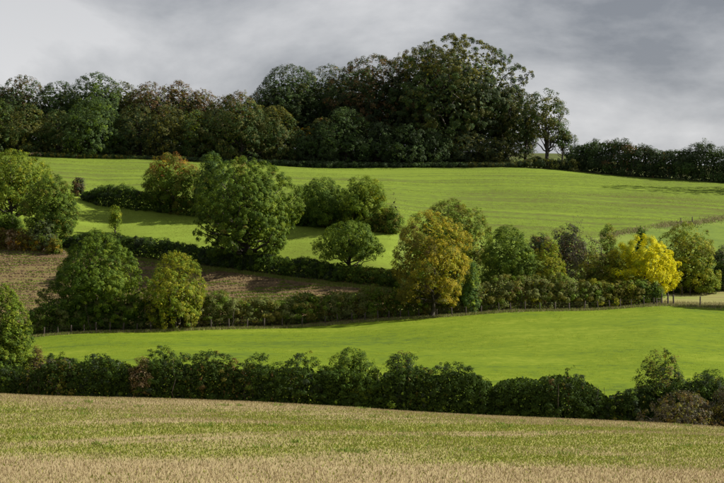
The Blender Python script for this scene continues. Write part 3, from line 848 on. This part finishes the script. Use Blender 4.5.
tree('broad_tree', 'large dense dark green tree behind the fence at left', 'tree', 95, 231, 108, 270.5, [(MG, 5), (DG, 5)], 341, crown_base=0.02, puffs=190, pr=(0.08, 0.17), lai=5, wide_at=0.34, peak=1.5, limbs=40, right_pal=[(MG, 5), (LG, 2), (DG, 1)], group=TB)
tree('yellowing_tree', 'yellow-green tree just right of the large dark green tree', 'tree', 175, 252, 58, 268.0, [(LG, 3), (YG, 3.5), (OL, 1), (MG, 2)], 342, crown_base=0.03, puffs=90, pr=(0.10, 0.2), lai=4, wide_at=0.4, group=TB)
tree('golden_tree', 'golden-brown autumn tree with a thin trunk in front of the belt', 'tree', 432, 211, 76, 273.5, [(OL, 4), (BR, 0.6), ((0.25, 0.21, 0.022), 3), (MG, 1.5)], 343, crown_base=0.13, puffs=170, pr=(0.14, 0.24), lai=3.6, wide_at=0.5, limbs=44, trunk_r=0.24, lobes=0.3, gaps=0.28,
     right_pal=[((0.31, 0.255, 0.02), 5), ((0.25, 0.23, 0.022), 4), (OL, 1), (YG, 3)], group=TB)
tree('olive_tree', 'olive green tree with bronze tips behind the golden-brown one', 'tree', 454, 200, 74, 290, [(MG, 4), (OL, 1.5), (DG, 3)], 344, crown_base=0.1, puffs=120, pr=(0.10, 0.2), lai=4.4, wide_at=0.45, top_pal=[(OL, 3), (BR, 0.6), (MG, 2)], top_from=0.7, right_pal=[(YG, 1), (OL, 2), (MG, 4)], group=TB)
tree('bush', 'bright blue-green bush at the right foot of the golden-brown tree', 'bush', 470, 262, 22, 276.5, [((0.07, 0.13, 0.035), 4), (LG, 2)], 345, crown_base=0.0, puffs=40, group=TB)
tree('round_tree', 'round fresh green tree in the middle of the belt', 'tree', 511, 226, 60, 285, [(MG, 5), (DG, 3), (LG, 1)], 346, crown_base=0.05, puffs=110, pr=(0.11, 0.22), group=TB)
tree('light_tree', 'pale yellow-green feathery tree right of the round green one', 'tree', 548, 240, 36, 284, [(YG, 3), (LG, 4), (OL, 1)], 347, crown_base=0.02, puffs=80, pr=(0.10, 0.2), lai=3.6, group=TB)
tree('bush', 'dark grey-purple leafless bush showing behind the belt', 'bush', 566, 224, 42, 306, [(GY, 3), (WD, 3), (WB, 1)], 348, crown_base=0.0, puffs=70, lai=3.2, twig=True, limbs=40, group=TB)
tree('bush', 'low blackish bush between the round green tree and the grey-purple bush', 'bush', 540, 233, 34, 312, [(WD, 3), (WB, 1)], 349, crown_base=0.0, puffs=40, lai=4, group=TB)
tree('bare_shrub', 'grey bare-twigged shrub in the middle of the belt', 'bush', 588, 236, 36, 296, [(GY, 3), (OL, 1)], 350, crown_base=0.0, puffs=60, lai=1.8, twig=True, limbs=50, group=TB)
tree('bare_sapling', 'leafless pale sapling rising above the bare-twigged shrub', 'tree', 577, 211, 16, 304, [(GY, 1)], 351, crown_base=0.25, puffs=26, lai=0.15, twig=True, limbs=20, trunk_r=0.07, group=TB)
tree('narrow_tree', 'narrow upright green tree above the belt, left of the bright yellow one', 'tree', 609, 224, 24, 298, [(MG, 3), (OL, 2), (DG, 2), (YG, 1)], 352, crown_base=0.05, puffs=60, lai=3, pr=(0.15, 0.3), group=TB)
tree('olive_tree', 'olive-brown tree hiding the left flank of the bright yellow one', 'tree', 594, 252, 34, 287, [(OL, 4), (YG, 2), (MG, 2), (GO_, 2)], 353, crown_base=0.0, puffs=80, lai=3.8, group=TB)
tree('light_tree', 'yellow-green tree in front of the bright yellow one', 'tree', 612, 250, 30, 286, [(YG, 3), (OL, 2), (LG, 2), (MG, 1)], 354, crown_base=0.04, puffs=80, lai=4, group=TB)
tree('yellow_tree', 'bright yellow autumn tree, the most vivid in the valley', 'tree', 644, 235, 70, 286.5, [(YE, 3), ((0.40, 0.39, 0.015), 4), ((0.26, 0.29, 0.02), 4)], 355, right_pal=[(YE, 6), ((0.45, 0.42, 0.012), 3)], crown_base=0.12, puffs=120, pr=(0.14, 0.26), lai=5, wide_at=0.42, lobes=0.35, gaps=0.24, group=TB)
tree('bush', 'small dark green bush behind the crown of the bright yellow tree', 'bush', 641, 226, 13, 318, [(DG, 3), (MG, 2)], 356, crown_base=0.0, puffs=24, group=TB)
tree('olive_tree', 'olive-yellow tree right of the bright yellow one', 'tree', 687, 223, 58, 297, [(OL, 2), (YG, 3), (MG, 2), (LG, 3)], 357, crown_base=0.05, puffs=110, pr=(0.10, 0.2), lai=3.8, wide_at=0.4, group=TB)
tree('bush', 'yellow-green shrub at the foot of the olive-yellow tree', 'bush', 700, 265, 40, 296, [(YG, 2), (LG, 3), (MG, 2)], 358, crown_base=0.0, puffs=60, lai=4, group=TB)
tree('bush', 'dark bush at the right picture edge beside the pale pasture', 'bush', 724, 246, 44, 300, [(WD, 2), (DG, 3), (GY, 1)], 359, crown_base=0.0, puffs=60, group=TB)
hedge('hedge', 'low dark hedge at the back of the pale pasture', [(660, 296, 281), (690, 297, 280), (724, 299, 279), (770, 301, 278)], 2.0, [(700, [(DG, 3), (MG, 2), (OL, 1)])], 360)
tree('broad_tree', 'tree beside the pale pasture beyond the right picture edge', 'tree', 768, 242, 40, 279.8, [(MG, 4), (DG, 3)], 361, crown_base=0.1, puffs=60)

# ------------------------------------------------------------------ near hedge at the foot of the stubble
nd = lambda px, o=2.0: float(dist(L_DITCH, px)) + o
ND = (0.032, 0.056, 0.011)
NH = [(ND, 5), (DG, 2), (MG, 0.7), (WD, 1.5), (OL, 0.3)]
np_ = [(-60, 352), (0, 356), (30, 354), (60, 349), (100, 348), (140, 352), (180, 353), (215, 351), (250, 356), (290, 363), (318, 364), (345, 355), (375, 362), (400, 361), (430, 365), (460, 362), (480, 366), (510, 368), (540, 366), (565, 372), (600, 380), (620, 388), (640, 385), (680, 380), (700, 374), (724, 372), (790, 370)]
hedge('hedge', 'long dark overgrown hedge just beyond the stubble field', [(a, nd(a), b) for a, b in np_], 4.0,
      [(0, NH), (34, [(ND, 5), (GY, 0.7), (OL, 0.8)]), (90, NH), (140, NH), (235, [(ND, 5), (BR, 0.5), (OL, 0.4)]), (300, NH), (345, [(ND, 3), (DG, 4), (MG, 1)]), (420, NH), (500, [(ND, 4), (DG, 2)]), (560, [(ND, 5), (BR, 0.3)]), (600, NH), (720, NH)],
      380, leaf=0.122, pr=(0.13, 0.36), rough=0.3, lai=3.8, stems=1.2, core=2.6, shrub=0.42)
NB = 'bushes standing out of the near hedge'
tree('hedgerow_tree', 'leafy bright green tree at the left picture edge in the near hedge', 'tree', 2, 287, 60, 172, [(MG, 4), (LG, 3), (DG, 2)], 381, crown_base=0.05, puffs=130, pr=(0.10, 0.2), leaf=0.13, lai=6)
tree('bush', 'low grey-brown bush right of the leafy edge tree', 'bush', 36, 345, 26, 171, [(BR, 2), (OL, 2), (GY, 2)], 382, crown_base=0.0, puffs=40, leaf=0.13, lai=3, group=NB)
tree('bush', 'pale tan seeding patch of shrub in the near hedge', 'bush', 141, 356, 24, 165.5, [(ST, 2), (BR, 2), (OL, 1)], 383, crown_base=0.3, puffs=30, leaf=0.13, lai=3, group=NB)
tree('bush', 'rounded green bush rising at the middle of the near hedge', 'bush', 350, 348, 62, 166, [(MG, 3), (DG, 3), (LG, 0.6)], 384, crown_base=0.0, puffs=80, leaf=0.13, pr=(0.12, 0.24), group=NB)
tree('bush', 'dark ivy-topped rounded bush right of the middle of the near hedge', 'bush', 403, 352, 40, 165, [(DG, 4), (WD, 3)], 385, crown_base=0.0, puffs=60, leaf=0.13, wide_at=0.62, top_pal=[(BR, 1), (DG, 3), (OL, 1)], top_from=0.8, group=NB)
tree('hawthorn_tree', 'dark hawthorn with bare side twigs rising near the right end of the near hedge', 'tree', 661, 350, 54, 162, [(DG, 4), (OL, 2), (WD, 2)], 386, crown_base=0.05, puffs=80, leaf=0.13, pr=(0.12, 0.24), top_pal=[(BR, 1), (OL, 2), (DG, 2)], top_from=0.75, lai=3.6, twig=True, limbs=30)
tree('bush', 'small green bush right of the hawthorn', 'bush', 712, 369, 36, 162, [(DG, 3), (MG, 3)], 387, crown_base=0.0, puffs=50, leaf=0.13, group=NB)
tree('bramble_bush', 'grey-brown bramble thicket at the right end of the near hedge', 'bush', 682, 391, 84, 156, [(GY, 5), (BR, 1.5), (OL, 2)], 388, crown_base=0.0, puffs=120, leaf=0.13, lai=3.4, wide_at=0.2, twig=True, limbs=60, pr=(0.1, 0.2))
tree('bramble_bush', 'brown bramble thicket cut by the right picture edge', 'bush', 730, 386, 50, 155.5, [(GY, 4), (BR, 1.5), (OL, 2)], 389, crown_base=0.0, puffs=70, leaf=0.13, lai=3.4, wide_at=0.2, twig=True, limbs=40)

# ------------------------------------------------------------------ post and wire fence
def box_post(w, h, dep):
    v = []
    for zz, s in ((0, 1.0), (h * 0.96, 0.94), (h, 0.7)):
        for a, b in ((-1, -1), (1, -1), (1, 1), (-1, 1)):
            v.append((a * w / 2 * s, b * dep / 2 * s, zz))
    f = [(0, 1, 5, 4), (1, 2, 6, 5), (2, 3, 7, 6), (3, 0, 4, 7), (4, 5, 9, 8), (5, 6, 10, 9), (6, 7, 11, 10), (7, 4, 8, 11), (8, 9, 10, 11)]
    return v, f


def fence(label, cols_, dd, seed, h=1.15, w=0.15, wires=(0.35, 0.7, 1.02)):
    rng = np.random.default_rng(seed)
    pos = [np.array(pix(p, dd(p))) for p in cols_]
    root = empty('fence', pos[len(pos) // 2])
    tag(root, label, 'fence')
    org = pos[len(pos) // 2]
    proto = None
    for p in pos:
        if proto is None:
            o = mesh_obj('post', *box_post(w, h + 0.2, w), M_POST, root); proto = o
        else:
            o = proto.copy(); col.objects.link(o); o.parent = root
        o.location = p - org - np.array([0, 0, 0.2])
        o.rotation_euler = (rng.normal(0, 0.035), rng.normal(0, 0.045), rng.normal(0, 0.2))
        s = rng.uniform(0.85, 1.2)
        o.scale = (s, s, rng.uniform(0.9, 1.14))
    for q in wires:
        v, f = tube(np.array([p - org + np.array([0, -w * 0.55, q]) for p in pos]), np.full(len(pos), 0.006), 4)
        mesh_obj('wire', v, f, M_WIRE, root)
    return root


rngf = np.random.default_rng(5)
fc = [44, 58, 71, 84, 96, 110, 123, 137, 151, 163, 176, 191, 211, 229, 247, 264, 282, 302, 325, 338, 352, 365, 378, 389, 400, 409, 419, 437, 452, 466, 481, 499, 511, 525, 540, 555, 569, 584, 598, 610, 620, 631, 644, 654]
fence('post and wire fence along the top of the green meadow', fc, lambda p: float(dist(L_FENCE, p)) + 0.6, 1)
fence('short run of taller posts across the gap by the pale pasture', [662, 668, 673.5, 700, 727, 755], lambda p: float(dist(L_FENCE, p)) + 0.8, 2, h=1.5, w=0.19, wires=(0.5, 0.95, 1.3))
fence('far small fence along the back of the pale pasture', [668, 674, 682, 690, 698, 707, 716, 725], lambda p: 293.5 + (p - 668) * 0.04, 3, h=1.2, w=0.15)
fence('low fence along the rough grass bank below the upper field', [681, 692.5, 730], lambda p: float(dist(L_UPPER, p)) + 0.2, 4, h=0.95, w=0.13)
# the little stile rail beside the gap
sx0, sx1 = pix(656.5, 280.2), pix(661.5, 280.4)
so = np.array(sx0)
st = empty('stile', so)
tag(st, 'low wooden stile rail at the right end of the meadow fence', 'stile')
a0, a1 = np.zeros(3), np.array(sx1) - so
for zz in (0.55, 0.9):
    mesh_obj('rail', *tube(np.array([a0 + [0, 0, zz], (a0 + a1) / 2 + [0, 0, zz + 0.01], a1 + [0, 0, zz]]), np.full(3, 0.06), 6), M_POST, st)
for e_ in (a0, a1):
    o = mesh_obj('post', *box_post(0.16, 1.2, 0.16), M_POST, st)
    o.location = e_ + np.array([0, 0, -0.2])

# ------------------------------------------------------------------ ground cover: stubble, regrowth, grass, clods
rg = np.random.default_rng(77)
n = 320000
dd = 50 + (128 - 50) * rg.random(n) ** 0.85
pxx = rg.uniform(-50, 774, n)
x = (pxx - 362) * K * dd
# stubble stands in drilled rows
s = dd - 0.92 * x
row = 0.42
ds = (np.round(s / row) * row - s) * 0.75
y = dd + ds * 0.55; x = x - ds * 0.5
g = stubble_green(x, y)
isg = rg.random(n) < g * 0.86 + 0.03
straw = pick(rg, n, [((0.34, 0.28, 0.145), 4), ((0.28, 0.225, 0.115), 3), ((0.42, 0.355, 0.205), 1.4), ((0.22, 0.165, 0.09), 1.0)])
grn = pick(rg, n, [((0.185, 0.23, 0.02), 4), ((0.15, 0.20, 0.02), 2), ((0.25, 0.255, 0.045), 3)])
brt = np.exp(rg.normal(0, 0.15, (n, 1)))
head = np.clip((64.5 + 1.2 * np.sin(x * 0.3) - y) / 2.0, 0, 1)[:, None]      # the unmown headland nearest the camera
straw = straw * (1 - head * np.array([0.05, 0.11, 0.08]))
hh = np.where(isg, rg.uniform(0.05, 0.12, n), rg.uniform(0.05, 0.15, n))
ww = np.where(isg, rg.uniform(0.03, 0.06, n), rg.uniform(0.01, 0.024, n)) * (0.75 + 0.5 * dd / 90)
q = ~isg
blades('stubble', 'cut pale straw stubble standing in rows over the foreground field', x[q], y[q], hh[q], ww[q], (straw * brt)[q], 1, 'stubble', bend=0.3)
q = isg
blades('regrowth', 'green regrowth in streaks among the foreground stubble', x[q], y[q], hh[q], ww[q], (grn * brt)[q], 2, 'grass', bend=0.45)
# leafy weed clumps standing out of the stubble
cx = rg.uniform(-20, 744, 70); cd = 68 + 46 * rg.random(70) ** 0.8
cx = np.concatenate([cx, [88, 122, 225, 240, 305, 431, 467, 560, 640, 690]]); cd = np.concatenate([cd, np.full(10, 110.0)])
X, Y = [], []
for a, b in zip(cx, cd):
    k = rg.integers(14, 60); r = rg.uniform(0.1, 0.3)
    X.append((a - 362) * K * b + rg.normal(0, r, k)); Y.append(b + rg.normal(0, r, k))
X, Y = np.concatenate(X), np.concatenate(Y)
blades('weeds', 'scattered leafy green weed clumps in the stubble', X, Y, rg.uniform(0.06, 0.22, len(X)), rg.uniform(0.04, 0.09, len(X)), pick(rg, len(X), [((0.15, 0.22, 0.03), 3), ((0.20, 0.25, 0.05), 2)]), 3, 'weeds', bend=0.5)


def along(L, p0, p1, n, spread, off=0.0, bias=None):
    px = rg.uniform(p0, p1, n)
    d = dist(L, px) + off + rg.normal(0, spread, n)
    return (px - 362) * K * d, d


# rank grass along the fence
x, y = along(L_FENCE, 20, 800, 30000, 0.5, 0.3)
c_ = pick(rg, len(x), [((0.28, 0.23, 0.12), 2.5), ((0.20, 0.19, 0.06), 3), ((0.13, 0.18, 0.025), 5)])
blades('fence_grass', 'pale dry grass along the foot of the meadow fence', x, y, rg.uniform(0.1, 0.42, len(x)), rg.uniform(0.05, 0.11, len(x)), c_, 4, 'grass', bend=0.3)
x, y = along(L_FENCE, 640, 800, 9000, 1.6, 2.4)
c_ = pick(rg, len(x), [((0.33, 0.29, 0.15), 4), ((0.26, 0.24, 0.09), 3)])
blades('pasture_grass', 'tall pale grass in the small pasture by the gap', x, y, rg.uniform(0.15, 0.4, len(x)), rg.uniform(0.05, 0.1, len(x)), c_, 5, 'grass', bend=0.35)
# rough bank below the upper field, at right
x, y = along(L_UPPER, 600, 800, 12000, 1.3, 0.0)
kp = vnoise(x * 0.25, y * 0.25, 41) + 0.4 * rg.random(len(x)) > 0.66
x, y = x[kp], y[kp]
c_ = pick(rg, len(x), [((0.34, 0.28, 0.16), 4), ((0.22, 0.18, 0.09), 2), ((0.16, 0.20, 0.04), 4)])
blades('bank_grass', 'tall tawny grass bank below the upper field at right', x, y, rg.uniform(0.08, 0.36, len(x)), rg.uniform(0.07, 0.15, len(x)), c_, 6, 'grass', bend=0.25)
# grass verge between clipped hedge and plough
x, y = along(L_HEDGE, -20, 398, 18000, 0.35, -1.9)
c_ = pick(rg, len(x), [((0.15, 0.20, 0.03), 5), ((0.26, 0.22, 0.08), 1)])
blades('verge_grass', 'narrow green verge between the clipped hedge and the plough', x, y, rg.uniform(0.12, 0.35, len(x)), rg.uniform(0.08, 0.15, len(x)), c_, 7, 'grass', bend=0.4)
M_GRASS = blade_material('field_grass', 0.5)


def sward(name, label, LA, LB, p0, p1, n, pal, hr, wr, seed, thr, sc, pad=(3, 0)):
    px = rg.uniform(p0, p1, n); t = rg.random(n)
    d = dist(LA, px) + pad[0] + (dist(LB, px) - dist(LA, px) - pad[0] - pad[1]) * t
    x = (px - 362) * K * d
    keep = vnoise(x * sc[0], d * sc[1], seed) * 0.5 + vnoise(x * sc[0] * 0.2, d * sc[1] * 0.25, seed + 1) * 0.3 + rg.random(n) * 0.2 > thr
    x, d = x[keep], d[keep]
    c_ = pick(rg, len(x), pal) * np.exp(rg.normal(0, 0.12, (len(x), 1)))
    blades(name, label, x, d, rg.uniform(*hr, len(x)), rg.uniform(*wr, len(x)), c_, seed, 'grass', M_GRASS, bend=0.8)


sward('meadow_grass', 'taller tussocks of green grass over the meadow', L_DITCH, L_FENCE, -30, 754, 150000, [((0.19, 0.25, 0.012), 4), ((0.24, 0.29, 0.016), 3), ((0.15, 0.21, 0.012), 2), ((0.28, 0.28, 0.05), 1)], (0.03, 0.09), (0.05, 0.12), 51, 0.50, (0.5, 0.25))
sward('crop_blades', 'young crop blades over the upper field', L_UPPER, L_WOOD, -30, 754, 110000, [((0.20, 0.27, 0.03), 4), ((0.24, 0.31, 0.035), 3), ((0.17, 0.18, 0.04), 2)], (0.04, 0.11), (0.08, 0.18), 61, 0.50, (0.12, 0.5), (2, 3))
sward('pasture_blades', 'grass tufts over the lower pasture', L_HEDGE, L_UPPER, -30, 398, 40000, [((0.20, 0.26, 0.03), 4), ((0.25, 0.30, 0.04), 3), ((0.24, 0.23, 0.06), 1)], (0.04, 0.10), (0.06, 0.15), 71, 0.50, (0.4, 0.3), (2, 2))

# plough: clods and seedling rows
n = 14000
px = rg.uniform(-20, 398, n); t = rg.random(n)
d = dist(L_FENCE, px) + 5 + (dist(L_HEDGE, px) - dist(L_FENCE, px) - 8) * t
x = (px - 362) * K * d
ob = np.array([(1, 0, -0.25), (-1, 0, -0.25), (0, 1, -0.25), (0, -1, -0.25), (0, 0, 1)], float)
of = np.array([(0, 2, 4), (2, 1, 4), (1, 3, 4), (3, 0, 4)])
rw = d + 0.12 * x + 0.5 * np.sin(x * 0.21) + 0.3 * np.sin(x * 0.53 + 1)
d = d + (np.round(rw / 1.3) * 1.3 - rw) * 0.55
sz = rg.uniform(0.05, 0.19, n)
v = ob[None] * rg.uniform(0.6, 1.3, (n, 5, 3)) * sz[:, None, None]
v[:, :, 0] *= 1.5
v += np.stack([x, d, ground(x, d) + sz * 0.15], -1)[:, None]
cc = pick(rg, n, [((0.132, 0.088, 0.043), 4), ((0.09, 0.060, 0.030), 3), ((0.17, 0.128, 0.07), 1.2)])
o = mesh_obj('soil_clods', v.reshape(-1, 3), (of[None] + 5 * np.arange(n)[:, None, None]).reshape(-1, 3), M_BLADE, None, np.repeat(cc, 5, 0))
tag(o, 'brown soil clods lying over the ploughed field', 'soil', kind='stuff')
n = 60000
px = rg.uniform(-20, 398, n); t = rg.random(n)
d = dist(L_FENCE, px) + 5 + (dist(L_HEDGE, px) - dist(L_FENCE, px) - 8) * t
x = (px - 362) * K * d
s = d + 0.12 * x + 0.5 * np.sin(x * 0.21) + 0.3 * np.sin(x * 0.53 + 1)
d = d + (np.round(s / 1.3 + 0.5) * 1.3 - 0.65 - s) * 0.55
s = d + 0.12 * x
keep = (vnoise(s * 0.75, x * 0.03, 31) * 0.55 + vnoise(x * 0.35, s * 0.6, 32) * 0.45) > 0.47 + 0.10 * np.clip((px - 180) / 150, 0, 1)
x, d = x[keep], d[keep]
blades('seedlings', 'thin green seedling rows coming up through the ploughed soil', x, d, rg.uniform(0.1, 0.3, len(x)), rg.uniform(0.1, 0.22, len(x)), pick(rg, len(x), [((0.14, 0.19, 0.025), 3), ((0.19, 0.22, 0.04), 2)]), 9, 'seedlings', bend=0.5)
